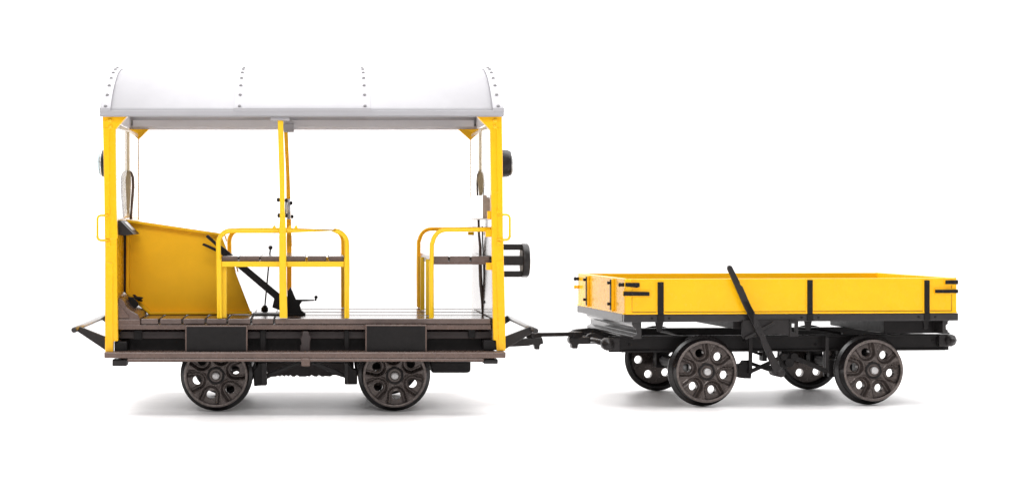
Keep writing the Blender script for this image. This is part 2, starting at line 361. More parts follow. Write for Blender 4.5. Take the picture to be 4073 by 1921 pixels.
mb = P(); mb.rect(490, 890, 545, 955, .055, .016, 'z3'); mb.rect(1040, 928, 1095, 998, .055, .016, 'z5'); mb.rect(862, 225, 905, 410, .05, .02, 'z6'); mb.rect(1525, 225, 1560, 410, .05, .02, 'z6')
mb.build('frame_bracket', BLACK, fbm, .002, mirror=True)
mb = P(); mb.box(ux(470, .12), ux(1965, .12), .12, .16, T.at(0, 1440, .12).z, T.at(0, 1346, .12).z); mb.build('sole_bar', BLACK, tr, .003, mirror=True)
# black blocks at the ends
mb = P(); mb.rect(355, 968, 442, 1040, .015, .11, 'z3'); mb.build('end_block', BLACK, tr, .003, mirror=True)
mb = P(); mb.rect(1160, 1018, 1264, 1098, .015, .11, 'z5'); mb.build('end_block', BLACK, tr, .003, mirror=True)
# ---- footrest ramp left
pr = [(803, 240), (812, 150), (850, 140), (905, 200), (950, 290), (1010, 340), (1125, 400), (1160, 470), (1168, 560), (1168, 600), (805, 600)]
mb = P(); mb.poly(pr, .034, .88, 'a3'); rmp = mb.build('foot_ramp', BROWN, tr, .004)
mb = P(); mb.poly([(802, 250), (835, 255), (975, 420), (985, 468), (802, 470)], .028, .02, 'a3'); mb.rect(802, 480, 1166, 650, .027, .03, 'a3'); mb.build('ramp_side', BROWN, rmp, .004)
mb = P(); mb.poly([(960, 125), (1050, 130), (1140, 230), (1140, 260), (1060, 330), (1000, 260), (985, 190)], .20, .012, 'a3'); oval(mb, 1118, 145, 92, 24, .27, .02, 'a3')
mb.poly([(1035, 88), (1075, 85), (1205, 180), (1195, 205), (1130, 190)], .30, .012, 'a3'); mb.build('pedal', BLACK, tr, .002)
# ---- footboards
def zz(y, v): return T.at(0, y, v).z
mb = P(); vb = -.05
mb.box(ux(414, vb), ux(2012, vb), vb, .05, zz(1424, vb), zz(1400, vb)); mb.box(ux(506, vb), ux(1925, vb), vb+.001, .05, zz(1437.5, vb), zz(1424, vb)-.0005)
mb.build('footboard', BROWN, tr, .004, mirror=True)
mb = P(); mb.rect(1198, 1424, 1233, 1456, vb-.004, .02); mb.build('footboard_bracket', BROWN, tr, .003, mirror=True)
for x0, y0, x1, y1 in ((446, 1429, 504, 1456), (1924, 1428, 1981, 1447)):
    mb = P(); mb.rect(x0, y0, x1, y1, -.03, .07); mb.build('footboard_bracket', CHAR, tr, .004, mirror=True)
# ---- plates
for x0, y0, x1, y1 in ((270, 185, 762, 397), (1690, 180, 2175, 395)):
    mb = P(); mb.rect(x0, y0, x1, y1, -.01, .035, 'z6'); pl = mb.build('guard_plate', BROWN, tr, .003, mirror=True)
    p = T.at(x0, y0, -.012, 'z6'); q = T.at(x1, y1, -.012, 'z6')
    mb = P(); mb.box(p.x+.006, q.x-.006, -.0125, -.0095, q.z+.002, p.z-.006); mb.build('plate_face', BLACK, pl, .0005)
mb = P(); mb.poly([(1190, 238), (1212, 232), (1245, 236), (1250, 262), (1263, 275), (1255, 330), (1255, 402), (1178, 402), (1176, 350), (1186, 330), (1178, 290), (1192, 262)], .0, .03, 'z6')
mb.build('step_bracket', BROWN_D, tr, .005, mirror=True)
# ---- underframe between the wheels
mb = P(); mb.poly([(380, 380), (2250, 380), (2260, 740), (2100, 680), (1960, 680), (1910, 712), (1770, 705), (1740, 718), (1690, 712), (1650, 690), (1625, 680), (1590, 715), (1520, 712), (1450, 675), (1410, 715), (1345, 700), (1320, 715), (1150, 715), (1120, 690), (1090, 680), (1060, 715), (980, 715), (940, 675), (900, 715), (840, 680), (795, 718), (740, 680), (690, 718), (640, 690), (600, 715), (480, 720), (380, 775)], .45, .1, 'a6')
mb.build('gear_casing', BROWN_D, tr, .002)
for pts in ([(150, 380), (362, 380), (368, 640), (380, 920), (240, 930), (60, 945), (45, 560), (150, 440)], [(2245, 370), (2350, 370), (2360, 400), (2440, 500), (2560, 560), (2560, 905), (2270, 905), (2262, 640)]):
    mb = P(); mb.poly(pts, .14, .05, 'a6'); mb.build('axle_guard', BLACK, tr, .004, mirror=True)
mb = P(); mb.poly([(1050, 385), (1160, 385), (1150, 430), (560, 680), (370, 760), (370, 640)], .20, .02, 'a6'); mb.poly([(1490, 385), (1640, 385), (2120, 580), (2262, 680), (2262, 745), (1980, 660), (1480, 430)], .20, .02, 'a6'); mb.build('truss_bar', CHAR, tr, .002)
mb = P(); mb.rect(242, 380, 358, 930, .13, .012, 'a6'); mb.rect(2250, 380, 2345, 900, .13, .012, 'a6'); mb.build('guard_strip', CHAR, tr, .002, mirror=True)
mb = P(); mb.poly([(2195, 470), (2522, 470), (2522, 545), (2505, 560), (2215, 560)], .22, .4, 'z6'); mb.build('fuel_tank', BLACK, tr, .006)
mb = P(); mb.box(ux(775, .2), ux(1000, .2), .25, .70, .16, .235); mb.box(ux(1440, .2), ux(1700, .2), .25, .70, .16, .235); mb.box(-.50, .6, .2, .76, .235, .30); mb.build('chassis', BLACK, tr, .004)
# ================================================================= WHEELS
RF, RFL = .1275, .1475
ZH = RFL
FW = Frame(0, 0, 0, 0, 0)
def wheel_meshes():
    R = .118; NR, NT = 46, 240; HC = .63*RF; HR = .139*RF
    bm = bmesh.new()
    def hgt(r, t):
        best = 0; rdg = 0
        x, y = r*math.cos(t), r*math.sin(t)
        for k in range(6):
            a = k*math.pi/3; rx = x*math.cos(a)+y*math.sin(a); ry = -x*math.sin(a)+y*math.cos(a)
            if rx < 0: continue
            w0 = .255*RF
            d = (math.hypot(rx-HC, ry)-w0) if rx < HC else (abs(ry)-(w0+.20*(rx-HC)))
            s = max(0, min(1, (.005 - d)/.010)); s = s*s*(3-2*s)
            rdg = max(rdg, .0032*math.exp(-((d-.0075)/.0035)**2)) if abs(d) < .03 else rdg
            best = max(best, .018*s - (.0035*max(0, min(1, (-d-.008)/.008)) if d < 0 else 0))
        return best - (rdg if .036 < r < .112 else 0)
    cf = bm.verts.new((0, .003, 0)); rows = []
    for i in range(1, NR+1):
        r = R*i/NR
        rows.append([bm.verts.new((r*math.cos(2*math.pi*j/NT), .0045 + (hgt(r, 2*math.pi*j/NT)), r*math.sin(2*math.pi*j/NT))) for j in range(NT)])
    for j in range(NT): bm.faces.new([cf, rows[0][j], rows[0][(j+1) % NT]])
    for a, b in zip(rows, rows[1:]):
        for j in range(NT): bm.faces.new([a[j], b[j], b[(j+1) % NT], a[(j+1) % NT]])
    back = [bm.verts.new((R*math.cos(2*math.pi*j/NT), .046, R*math.sin(2*math.pi*j/NT))) for j in range(NT)]
    for j in range(NT): bm.faces.new([rows[-1][j], back[j], back[(j+1) % NT], rows[-1][(j+1) % NT]])
    bm.faces.new(back); bmesh.ops.recalc_face_normals(bm, faces=bm.faces[:])
    for f_ in bm.faces: f_.smooth = True
    me = bpy.data.meshes.new('wheel'); bm.to_mesh(me); bm.free(); me.materials.append(WHEELM)
    cb = MB(FW)
    for k in range(6):
        a = k*math.pi/3; cb.lathe([(HR, -.02), (HR, .07)], (HC*math.cos(a), 0, HC*math.sin(a)), 'v', 28)
    cm = bpy.data.meshes.new('cutter'); cb.bm.to_mesh(cm); cb.bm.free()
    o1 = bpy.data.objects.new('tmp_a', me); o2 = bpy.data.objects.new('tmp_b', cm); C.collection.objects.link(o1); C.collection.objects.link(o2)
    md = o1.modifiers.new('b', 'BOOLEAN'); md.operation = 'DIFFERENCE'; md.solver = 'EXACT'; md.object = o2
    dg = bpy.context.evaluated_depsgraph_get(); dg.update()
    res = bpy.data.meshes.new_from_object(o1.evaluated_get(dg)); res.name = 'wheel'
    bpy.data.objects.remove(o1); bpy.data.objects.remove(o2)
    bb = bmesh.new(); bb.from_mesh(res)
    for e in bb.edges:
        if len(e.link_faces) == 2 and e.calc_face_angle(0) > .6: e.smooth = False
    bb.to_mesh(res); bb.free()
    t = MB(FW)
    t.lathe([(.1165, .007), (.1185, .001), (.1225, 0), (.1265, .001), (RF+.001, .004), (RF+.0025, .050), (RF+.006, .054), (RFL-.003, .0555), (RFL, .059), (RFL, .066), (RFL-.003, .070), (.118, .0715), (.1165, .06)], (0, 0, 0), 'v', 96, True)
    tm = bpy.data.meshes.new('tyre'); t.bm.to_mesh(tm); t.bm.free(); tm.materials.append(TYRE)
    tm.materials.append(GLOSS)
    for p_ in tm.polygons:
        if sum(tm.vertices[i].co.y for i in p_.vertices)/len(p_.vertices) > .006: p_.material_index = 1
    h = MB(FW); h.lathe([(.012, .008), (.018, .004), (.021, .008), (.025, .007), (.028, .0005), (.0335, -.0005), (.0355, .004), (.0355, .012)], (0, 0, 0), 'v', 40)
    hm = bpy.data.meshes.new('hub'); h.bm.to_mesh(hm); h.bm.free(); hm.materials.append(BLACK)
    p = MB(FW); p.lathe([(.004, -.013), (.0125, -.0135), (.0145, -.011), (.0145, .02)], (0, 0, 0), 'v', 28)
    pm = bpy.data.meshes.new('axle_end'); p.bm.to_mesh(pm); p.bm.free(); pm.materials.append(PIN)
    return res, tm, hm, pm
WM = wheel_meshes()
def wheel(parent, f, u, v, far, spin):
    o = bpy.data.objects.new('wheel', WM[0]); C.collection.objects.link(o); o.parent = parent
    l = f.loc((u, v, ZH)); o.location = l
    o.rotation_euler = (0, spin, 0) if not far else (math.pi, 0, 0)
    if far: o.rotation_euler = (0, spin, math.pi)
    for n, m in zip(('tyre', 'hub', 'axle_end'), WM[1:]):
        c = bpy.data.objects.new(n, m); C.collection.objects.link(c); c.parent = o
vf = (W-.80)/2
for px, sp in ((858.5, .785), (1570, .436)):
    u = T.at(px, 1490, vf).x
    wheel(tr, T, u, vf, False, sp); wheel(tr, T, u, W-vf, True, sp+.4)
    mb = P(); mb.tube([(u, vf+.04, ZH), (u, W-vf-.04, ZH)], .017, 16); mb.lathe([(.03, 0), (.045, .03), (.045, .3), (.03, .33)], (u, W/2-.165, ZH), 'v', 20); mb.build('axle', BLACK, tr, 0)
# ================================================================= benches and rails
def arc2(cx, cy, r, a0, a1, n=8): return [(cx + r*math.cos(a0+(a1-a0)*i/n), cy + r*math.sin(a0+(a1-a0)*i/n)) for i in range(n+1)]
pi = math.pi
hv = .035
path = [(298, 1008), (290, 500), (288, 290)] + arc2(410, 287, 122, pi, 1.5*pi) + [(650, 165), (880, 165), (1410, 165)] + arc2(1405, 290, 124, 1.5*pi, 2*pi) + [(1531, 480), (1530, 1008)]
bench = P(); bench.rect(318, 462, 1502, 514, hv-.006, .02, 'z4'); be = bench.build('bench_frame', LEMON, tr, .003, mirror=True)
mb = P(); mb.tube([T.at(x, y, hv, 'z4') for x, y in path], .0098); mb.build('hoop_rail', LEMON, be, 0, mirror=True, m2=LEMON_BACKLIT)
for a, b in (((268, 440), (275, 1012)), ((1505, 440), (1506, 1012))):
    mb = P(); mb.poly([(a[0], a[1]), (a[0]+50, a[1]), (b[0]+48, b[1]), (b[0], b[1])], hv-.009, .02, 'z4'); mb.build('bench_leg', LEMON, be, .003, mirror=True, m2=YEL)
mb = P(); mb.rect(316, 514, 368, 1008, hv+.016, .012, 'z4'); mb.rect(1546, 440, 1556, 700, hv+.016, .008, 'z4'); mb.build('leg_flange', LEMON, be, .002)
mb = P(); 
for x in (830, 980, 1040): mb.poly([(x-22, 150), (x-12, 118), (x+8, 112), (x+20, 150)], hv-.004, .01, 'z4')
mb.build('rail_lug', LEMON, be, .002)
for a, b in ((318, 478), (490, 686), (694, 905), (915, 1128), (1150, 1332), (1358, 1502)):
    mb = P(); jj = random.uniform(-2, 3); mb.rect(a+1, 412+jj, b-1, 461, .045, .86, 'z4'); mb.build('seat_slat', PLANK, be, .003)
mb = P(); mb.poly([(480, 385), (540, 390), (535, 410), (480, 410)], .86, .03, 'z4'); mb.poly([(570, 384), (725, 384), (725, 396), (570, 396)], .88, .03, 'z4'); mb.poly([(755, 384), (905, 384), (905, 396), (755, 396)], .88, .03, 'z4'); mb.build('seat_back_edge', BROWN_D, be, .001)
# centre posts
ctr = []
mb = P(); mb.poly([(150, 92), (202, 92), (206, 300), (214, 600), (216, 900), (226, 1100), (228, 1215), (165, 1215), (163, 1100), (170, 1000), (170, 850), (165, 600), (155, 300)], .004, .024, 'a8')
mb.poly([(876, 160), (942, 160), (945, 600), (956, 1010), (880, 1010), (876, 600)], .0038, .0236, 'z4')
cp = mb.build('centre_post', LEMON, tr, .003)
mb = P(); mb.poly([(208, 198), (245, 198), (262, 600), (270, 820), (281, 1215), (283, 1260), (236, 1260), (233, 1100), (228, 600)], .93, .024, 'a8')
mb.poly([(948, 200), (995, 200), (995, 760), (990, 960), (962, 960), (950, 700)], .9305, .023, 'z4'); mb.build('centre_post', LEMON_BACKLIT, tr, .003)
mb = P(); mb.rect(86, 60, 262, 92, -.008, .05, 'a8'); mb.build('post_cap', ROOF, tr, .003)
mb = P(); mb.rect(205, 124, 302, 200, .90, .06, 'a8'); mb.build('post_cap', ROOF, tr, .003)
mb = P(); mb.tube([T.at(x, y, .88, 'a8') for x, y in ((250, 822), (252, 900), (252, 1010))], [.012, .010, .010], 12); hd = mb.build('lamp_bracket', CHROME, tr, 0)
mb = P()
for x, y, v in ((156, 830, .02), (230, 835, .3), (275, 860, .86), (161, 975, .02), (230, 975, .3), (285, 985, .86)): mb.lathe([(.004, -.006), (.0085, -.004), (.0085, .004), (.004, .007)], T.at(x, y, v, 'a8'), 'u', 12)
mb.poly([(220, 818), (232, 818), (232, 990), (220, 990)], .3, .006, 'a8'); mb.build('clamp', CHAR, hd, .0)
# right bench
path = [(235, 1100), (232, 600), (236, 215)] + arc2(410, 205, 162, pi, 1.5*pi, 10)[1:] + [(700, 42), (962, 38)]
mb = P(); mb.tube([T.at(x, y, hv, 'b4') for x, y in path], .0088); rb = mb.build('hoop_rail', LEMON, tr, 0, mirror=True, m2=LEMON_BACKLIT)
for v, dx in ((hv-.006, 0), (.27, 1), (.68, 2), (.92, 3)):
    u = .464+dx*.002
    mb = P(); mb.box(u-.009, u+.009, v, v+.016, zf+.0005, .612); mb.build('bench_leg', LEMON if dx < 3 else YEL, tr, .003)
us = [T.at(x, 400, .045, 'b4').x for x in (246, 452, 712, 952)]
zt_, zb_ = T.at(0, 363, .045, 'b4').z, T.at(0, 462, .045, 'b4').z
for a, b in zip(us, us[1:]):
    mb = P(); mb.box(a+.001, b-.006, .045, W-.08, zb_+.012, zt_); mb.build('seat_slat', PLANK, tr, .003)
mb = P(); mb.box(us[0]+.002, us[-1]-.004, .047, W-.082, zb_, zb_+.0125); mb.build('seat_support', BROWN, tr, .003)
# ---- levers
mb = P(); lv = .27
mb.poly([(300, 300), (345, 330), (580, 525), (875, 770), (960, 800), (960, 930), (875, 930), (808, 905), (828, 820), (745, 750), (480, 525), (315, 395)], lv, .018, 'z4')
mb.poly([(185, 200), (262, 272), (325, 340), (325, 372), (250, 300), (163, 222)], lv-.004, .018, 'z4'); mb.poly([(146, 283), (325, 362), (325, 395), (128, 302)], lv-.02, .012, 'z4')
mb.build('brake_lever', BLACK, tr, .003)
mb = P(); mb.poly([(955, 745), (965, 740), (985, 708), (1038, 832), (1098, 845), (1074, 882), (1090, 935), (1128, 962), (1126, 976), (955, 986)], .30, .05, 'z4')
mb.poly([(1035, 828), (1215, 830), (1218, 842), (1085, 848)], .31, .01, 'z4'); mb.ball(T.at(1232, 806, .315, 'z4'), .0072); mb.tube([T.at(1226, 842, .315, 'z4'), T.at(1232, 810, .315, 'z4')], .004); mb.build('gear_lever', BLACK, tr, .002)
mb = P(); mb.tube([T.at(792, 335, .5, 'z4'), T.at(784, 400, .5, 'z4'), T.at(735, 920, .5, 'z4')], .0032); mb.ball(T.at(792, 328, .5, 'z4'), .009); mb.lathe([(.008, -.01), (.016, -.006), (.016, .010), (.006, .014)], T.at(733, 920, .5, 'z4'), 'u', 12)
mb.rect(702, 905, 768, 948, .49, .03, 'z4'); mb.build('throttle_rod', CHAR, tr, .003)
mb = P(); mb.box(ux(1003, .3), ux(1215, .3), .28, .42, zf+.0005, zf+.006); mb.build('lever_base_plate', BLACK, tr, .001)
# ---- hand rails outside
for cr, pts in (('a2', ((325, 880), (395, 880), (412, 886), (421, 905), (421, 1055), (412, 1074), (395, 1082), (322, 1082))), ('z3', ((315, 99), (262, 99), (245, 106), (239, 122), (239, 250), (246, 264), (262, 271), (320, 271)))):
    mb = P(); mb.tube([T.at(x, y, -.004, cr) for x, y in pts], .0048); hr = mb.build('grab_handle', YEL, tr, 0, mirror=True)
mb = P(); mb.rect(318, 838, 355, 870, -.006, .01, 'a2'); mb.rect(318, 1095, 350, 1125, -.006, .01, 'a2'); mb.rect(288, 60, 325, 90, -.006, .01, 'z3'); mb.rect(296, 280, 330, 312, -.006, .01, 'z3'); mb.build('handle_lug', YEL, tr, .002, mirror=True)
# ---- head lamps
zlamp = T.at(0, 651, .48).z
for side, u0 in ((1, .745), (-1, -.845)):
    c = (u0, .48, zlamp)
    body = [(.05, 0), (.055, side*.01), (.0585, side*.05), (.0575, side*.072), (.050, side*.086)] if side > 0 else [(.05, 0), (.054, side*.012), (.0575, side*.040), (.0575, side*.058), (.050, side*.060)]
    mb = P(); mb.lathe(body, c, 'u', 36); mb.box(min(u0, u0+side*.046), max(u0, u0+side*.046), .45, .51, zlamp-.078, zlamp-.045); lb = mb.build('head_lamp', CHAR, tr, .001)
    e = side*(.0865 if side > 0 else .061)
    mb = P(); k_ = .45 if side > 0 else 1
    mb.lathe([(.0545 if side < 0 else .049, e), (.050 if side < 0 else .044, e+side*.011*k_), (.036, e+side*.019*k_), (.016, e+side*.023*k_), (.003, e+side*.024*k_)], c, 'u', 36); mb.build('lens', LENS, lb, 0)
    mb = P(); ra = .0555 if side < 0 else .0515
    mb.lathe([(ra, e*.97), (ra, e+side*.002), (ra-.004, e+side*.004), (ra-.005, e*.97)], c, 'u', 36, True); mb.build('lamp_rim', STEEL, lb, 0)
# ---- finned drum on the right end
c0 = T.at(2073, 1036, .4); R_ = .0705; cv = .4
mb = P(); mb.lathe([(R_-.003, 0), (R_, .003), (R_, .025), (R_-.005, .031), (.01, .032)], (c0.x, cv, c0.z), 'u', 12); dr = mb.build('silencer', CHAR, tr, .002)
for dv, dz, hw, hh in ((0, .0565, .03, .012), (0, -.0565, .03, .012), (-.054, 0, .010, .019), (.054, 0, .010, .019)):
    mb = P(); mb.box(.73, c0.x+.002, cv+dv-hw, cv+dv+hw, c0.z+dz-hh, c0.z+dz+hh); mb.build('silencer_fin', CHAR, dr, .003)
# ---- end guard bars
for p0, near, far in ((2131, (2131, 1315.8), None), (293, (293.5, 1312.4), None)):
    a = T.at(near[0], near[1], -.03)
    mb = P(); b = Vector((a.x, W+.03, a.z)); mb.tube([a + (b-a)*t for t in (0, .006, .25, .5, .75, .994, 1)], [.0085, .0115, .0115, .0115, .0115, .0115, .0085], 16); gb = mb.build('guard_bar', DECK, tr, 0)
    if p0 > 1000:
        mb = P(); mb.poly([(480, 650), (535, 635), (930, 480), (990, 565), (545, 835), (480, 850)], .06, .02, 'a4'); mb.build('guard_arm', CHAR, gb, .003, mirror=True)
    else:
        mb = P(); mb.poly([(640, 780), (590, 758), (190, 600), (150, 680), (590, 975), (640, 990)], .06, .02, 'a3'); mb.build('guard_arm', CHAR, gb, .003, mirror=True)
mb = P(); mb.poly([(560, 700), (860, 672), (985, 660), (1125, 655), (1142, 755), (1085, 772), (1080, 850), (1005, 850), (990, 767), (900, 792), (560, 808)], .46, .05, 'a4'); mb.build('coupler', CHAR, tr, .004)
# ================================================================= WAGON
WW = .80
Q = Frame(1.2725, .236, .09, .68, WW/2)
wg = empty('flat_wagon', Q, 'low yellow drop-side trailer wagon on black underframe with a tall brake lever', 'rail wagon')
def D(): return MB(Q)
LW = Q.at(3804, 1170, 0).x; z0, z1 = .3855, .531; th = .016
mb = D(); mb.box(.012, LW-.012, 0, th, z0, z1); sb = mb.build('side_board', YEL, wg, .0015, mirror=True, m2=YEL)
mb = D(); mb.box(0, LW, -.006, .002, z0, z0+.007); mb.box(Q.at(870, 0, 0, 'z7').x-.001, Q.at(870, 0, 0, 'z7').x+.001, -.001, .004, z0, z1); mb.build('board_lip', YEL, sb, .001)
mb = D(); mb.box(.03, LW-.02, -.0006, .002, z0+.0072, z0+.0105); mb.box(.0302, .0325, -.0006, .002, z0+.0106, z1-.006); mb.box(LW-.0225, LW-.0202, -.0006, .002, z0+.0106, z1-.006); mb.build('seam', SEAM_SHADE, sb, 0, mirror=True)  # dark strips paint in the shadow line and ink wash along the seams
for u0, u1 in ((.0, .03), (LW-.02, LW)):
    mb = D(); mb.box(u0, u1, -.0035, th+.0005, z0+.0005, z1-.004); mb.build('corner_piece', YEL, wg, .004, mirror=True)
mb = D(); mb.box(-.001, th-.002, .001, WW-.001, z0, z1+.001); el = mb.build('end_board', YEL, wg, .0015)
mb = D(); mb.box(LW-th+.002, LW+.001, .001, WW-.001, z0, z1+.001); er = mb.build('end_board', YEL, wg, .0015)
mb = D(); mb.box(-.006, .002, .0, WW, z0, z0+.007); mb.build('board_lip', YEL, el, .001)
for x0, x1, xm in ((540, 558, 549), (722, 740, 731)):
    p = Q.atu(xm, 300, 0, 'z7')
    mb = D(); mb.box(-.012, -.001, p.y-.012, p.y+.012, z0+.004, z1-.004); ps = mb.build('end_stanchion', YEL, el, .0015)
    for u_ in (1,):
        mb = D(); mb.box(LW+.001, LW+.012, p.y-.012, p.y+.012, z0+.004, z1-.004); mb.build('end_stanchion', YEL, er, .0015)
    mb = D()
    mb.box(-.0145, -.012, p.y-.005, p.y+.011, z0+.010, z1-.008)
    for zz_ in (z0+.035, z1-.022): mb.lathe([(.004, -.024), (.0068, -.022), (.0068, -.016), (.0045, -.013)], (-.001, p.y+.012, zz_), 'u', 10)
    mb.build('hinge_bolt', BLACK, wg, 0)
# deck strip
zd = .3535
mb = D(); mb.box(-.004, LW+.006, -.006, .02, zd, z0-.001); mb.build('deck_edge', DECK, wg, .003, mirror=True)
mb = D(); mb.box(-.005, .02, .0205, WW-.0205, zd+.001, z0-.001); mb.box(LW-.02, LW+.005, .0205, WW-.0205, zd+.001, z0-.001); mb.box(.0205, LW-.0205, .0205, WW-.0205, z0-.02, z0-.002)
mb.build('deck', DECK, wg, .002)
# straps
def strap(cr, x0, x1, yt, tab):
    p = Q.at(x0, yt, 0, cr); q = Q.at(x1, yt, 0, cr); m = (p.x+q.x)/2; hw = (q.x-p.x)/2+.0012
    mb = D(); mb.box(m-hw-.005, m+hw+.004, -.004, .003, z0+.006, p.z+.005); s_ = mb.build('strap_backing', YEL, wg, .001)
    mb = D(); mb.box(m-hw, m+hw, -.009, -.003, z0-.001, p.z); mb.box(m-hw-.002, m+hw+.002, -.0105, -.005, zd+.0015, z0-.0015)
    for zq in (p.z-.010, z0+.03): mb.ball((m, -.009, zq), .0055, .6)
    for dx in (-.036, .036): mb.ball((m+dx, -.006, (zd+z0)/2), .006, .6)
    a, b, c, d, e, f = tab
    mb.poly([(a, b), (c, b), (e, d), ((e+f)/2, d+5), (f, d)], -.004, .012, cr)
    mb.build('side_strap', BLACK, wg, .0015)
strap('z7', 1057, 1097, 228, (1042, 520, 1103, 595, 1088, 1057))
strap('z8', 580, 615, 212, (560, 502, 620, 580, 605, 575))
strap('z8', 1450, 1483, 214, (1440, 492, 1487, 572, 1478, 1452))
# latches
for cr, back, blk in (('z7', (812, 226, 930, 270), [(820, 233), (924, 233), (926, 263), (905, 270), (820, 261)]), ('z7', (800, 292, 1004, 334), [(806, 298), (998, 301), (998, 330), (806, 329)]),
                      ('z8', (1604, 208, 1692, 252), [(1612, 215), (1704, 213), (1704, 243), (1612, 243)]), ('z8', (1530, 276, 1692, 316), [(1535, 285), (1704, 283), (1704, 309), (1535, 309)])):
    mb = D(); mb.rect(*back, -.006, .005, cr); mb.build('latch_backing', YEL, wg, .001)
    mb = D(); mb.poly(blk, -.012, .0065, cr); p = Q.at((blk[0][0]+blk[1][0])/2, (blk[0][1]+blk[2][1])/2, -.012, cr); mb.ball((p.x+.012, -.012, p.z), .005, .6); mb.ball((p.x-.02, -.012, p.z), .005, .6); mb.build('latch', BLACK, wg, .0015)
for vv, zq in ((.012, .507), (.79, .507), (.79, .47)):
    mb = D(); mb.lathe([(.004, -.023), (.0085, -.021), (.009, -.014), (.006, -.011), (.008, -.008), (.008, .001)], (0, vv, zq), 'u', 14); mb.build('pin_bolt', BLACK if zq > .5 else YEL, wg, 0)
# headstocks
mb = D(); mb.poly([(868, 522), (937, 522), (939, 648), (874, 650), (874, 630), (905, 612), (900, 577), (878, 560), (868, 545)], .012, WW-.024, 'z7'); mb.build('headstock', DECK, wg, .002)
mb = D(); mb.poly([(1588, 496), (1642, 500), (1638, 512), (1626, 522), (1628, 535), (1612, 550), (1614, 578), (1626, 584), (1628, 598), (1642, 602), (1640, 612), (1588, 612)], .012, WW-.024, 'z8'); mb.build('headstock', DECK, wg, .001)
# sole bars
mb = D(); a = Q.at(700, 632, .12, 'z7'); b = Q.at(1640, 706, .12, 'z8'); zt2 = Q.at(760, 630, .12, 'z7').z; zb2 = Q.at(900, 748, .12, 'z7').z
mb.box(a.x, b.x, .128, .140, zb2, zt2); mb.box(a.x+.02, b.x-.02, .115, .16, zt2-.008, zt2+.0005); mb.box(a.x+.05, b.x-.02, .115, .16, zb2-.0005, zb2+.008)
sol = mb.build('sole_bar', BLACK, wg, .002, mirror=True)
mb = D()
for cr, x, y in (('z7', 795, 660), ('z7', 845, 690), ('z7', 795, 720), ('z8', 1557, 632), ('z8', 1513, 660), ('z8', 1557, 690), ('z8', 640, 690), ('z7', 1700, 665)): mb.ball(Q.at(x, y, .127, cr), .0055, .7)
mb.rect(752, 640, 815, 744, .122, .006, 'z7'); mb.build('bolt', BLACK, sol, .001)
# buffer bars
for cr, x, y, sg in (('z7', 692, 690, -1), ('z8', 1650, 660, 1)):
    p = Q.at(x, y, .10, cr)
    mb = D(); mb.tube([(p.x, .13, p.z), (p.x, WW-.13, p.z)], .0125, 16); bb_ = mb.build('buffer_bar', DECK, wg, 0)
    mb = D(); r0 = .027
    mb.lathe([(.004, -.021), (.0105, -.018), (.0125, -.010), (.0225, -.002), (r0, .006), (r0, .045), (.02, .05)], (p.x, .095, p.z), 'v', 8 if sg > 0 else 10)
    mb.box(min(p.x, p.x-sg*.05), max(p.x, p.x-sg*.05), .104, .140, p.z-.026, p.z+.026); mb.build('buffer_end', CHAR, bb_, .003, mirror=True)
# cross tubes
# coupler of the wagon
mb = D(); mb.poly([(80, 680), (470, 680), (485, 815), (245, 820), (235, 905), (130, 905), (120, 825), (75, 790), (68, 730)], .38, .045, 'a7'); mb.poly([(400, 670), (440, 625), (500, 605), (570, 610), (740, 680), (740, 770), (480, 790), (440, 690)], .40, .02, 'a7'); mb.build('coupler', CHAR, wg, .004)
mb = D(); mb.poly([(155, 560), (180, 540), (490, 508), (700, 560), (760, 640), (740, 700), (560, 640), (250, 590)], .56, .04, 'a7'); mb.build('draw_arm', BLACK, wg, .003)
# ---- link between the two vehicles
lk0 = Vector((T.at(2130, 0, .47).x, .485, T.at(0, 1331, .47).z)); e_ = Q.at(2280, 1329, .39); 
ex = Q.x0 + e_.x*Q.c - .39*Q.s; ey = Q.y0 + e_.x*Q.s + .39*Q.c
LF = Frame(0, 0, 0, (lk0.x+ex)/2, (lk0.y+ey)/2)
mb = MB(LF); A = Vector((lk0.x-.005, lk0.y, lk0.z-.001)); B = Vector((ex+.005, ey, e_.z+.001)); d = B-A; n2 = Vector((-d.y, d.x, 0)).normalized()*.012
def slab(mb, A, B, hw, z_0, z_1):
    d = (B-A).normalized(); n = Vector((-d.y, d.x, 0)).normalized()*hw
    mb.prism3([A+n+Vector((0, 0, z_0)), B+n+Vector((0, 0, z_0)), B-n+Vector((0, 0, z_0)), A-n+Vector((0, 0, z_0))], (0, 0, z_1-z_0))
slab(mb, A, B, .012, -.0085, .0085)
slab(mb, A-d*.12, A+d*.12, .019, -.013, .0095); slab(mb, B-d*.08, B+d*.14, .019, -.013, .0100)
lk = mb.build('coupling_link', CHAR, None, .0025)
for v in lk.data.vertices: v.co.z -= lk0.z
lk.location = (LF.uc, LF.vc, lk0.z)
lk['label'] = 'thin dark flat bar joining the yellow trolley to the trailer wagon'; lk['category'] = 'coupling bar'
# ---- wheels of the wagon
us_ = []
for px, v_, sp in ((2812, 0, .19), (3476, 0, .157)):
    u = Q.at(px, 1470, 0).x; us_.append(u)
    wheel(wg, Q, u, 0.0, False, sp); wheel(wg, Q, u, WW, True, sp-.1)
    mb = D(); mb.tube([(u, .04, ZH), (u, WW-.04, ZH)], .017, 16); mb.lathe([(.022, 0), (.026, .02), (.026, .40), (.022, .42)], (u, .19, ZH), 'v', 20); mb.build('axle', CHAR, wg, 0)
    mb = D(); mb.box(u-.03, u+.03, .112, .16, ZH-.035, zb2); mb.build('axle_box', BLACK, wg, .004, mirror=True)
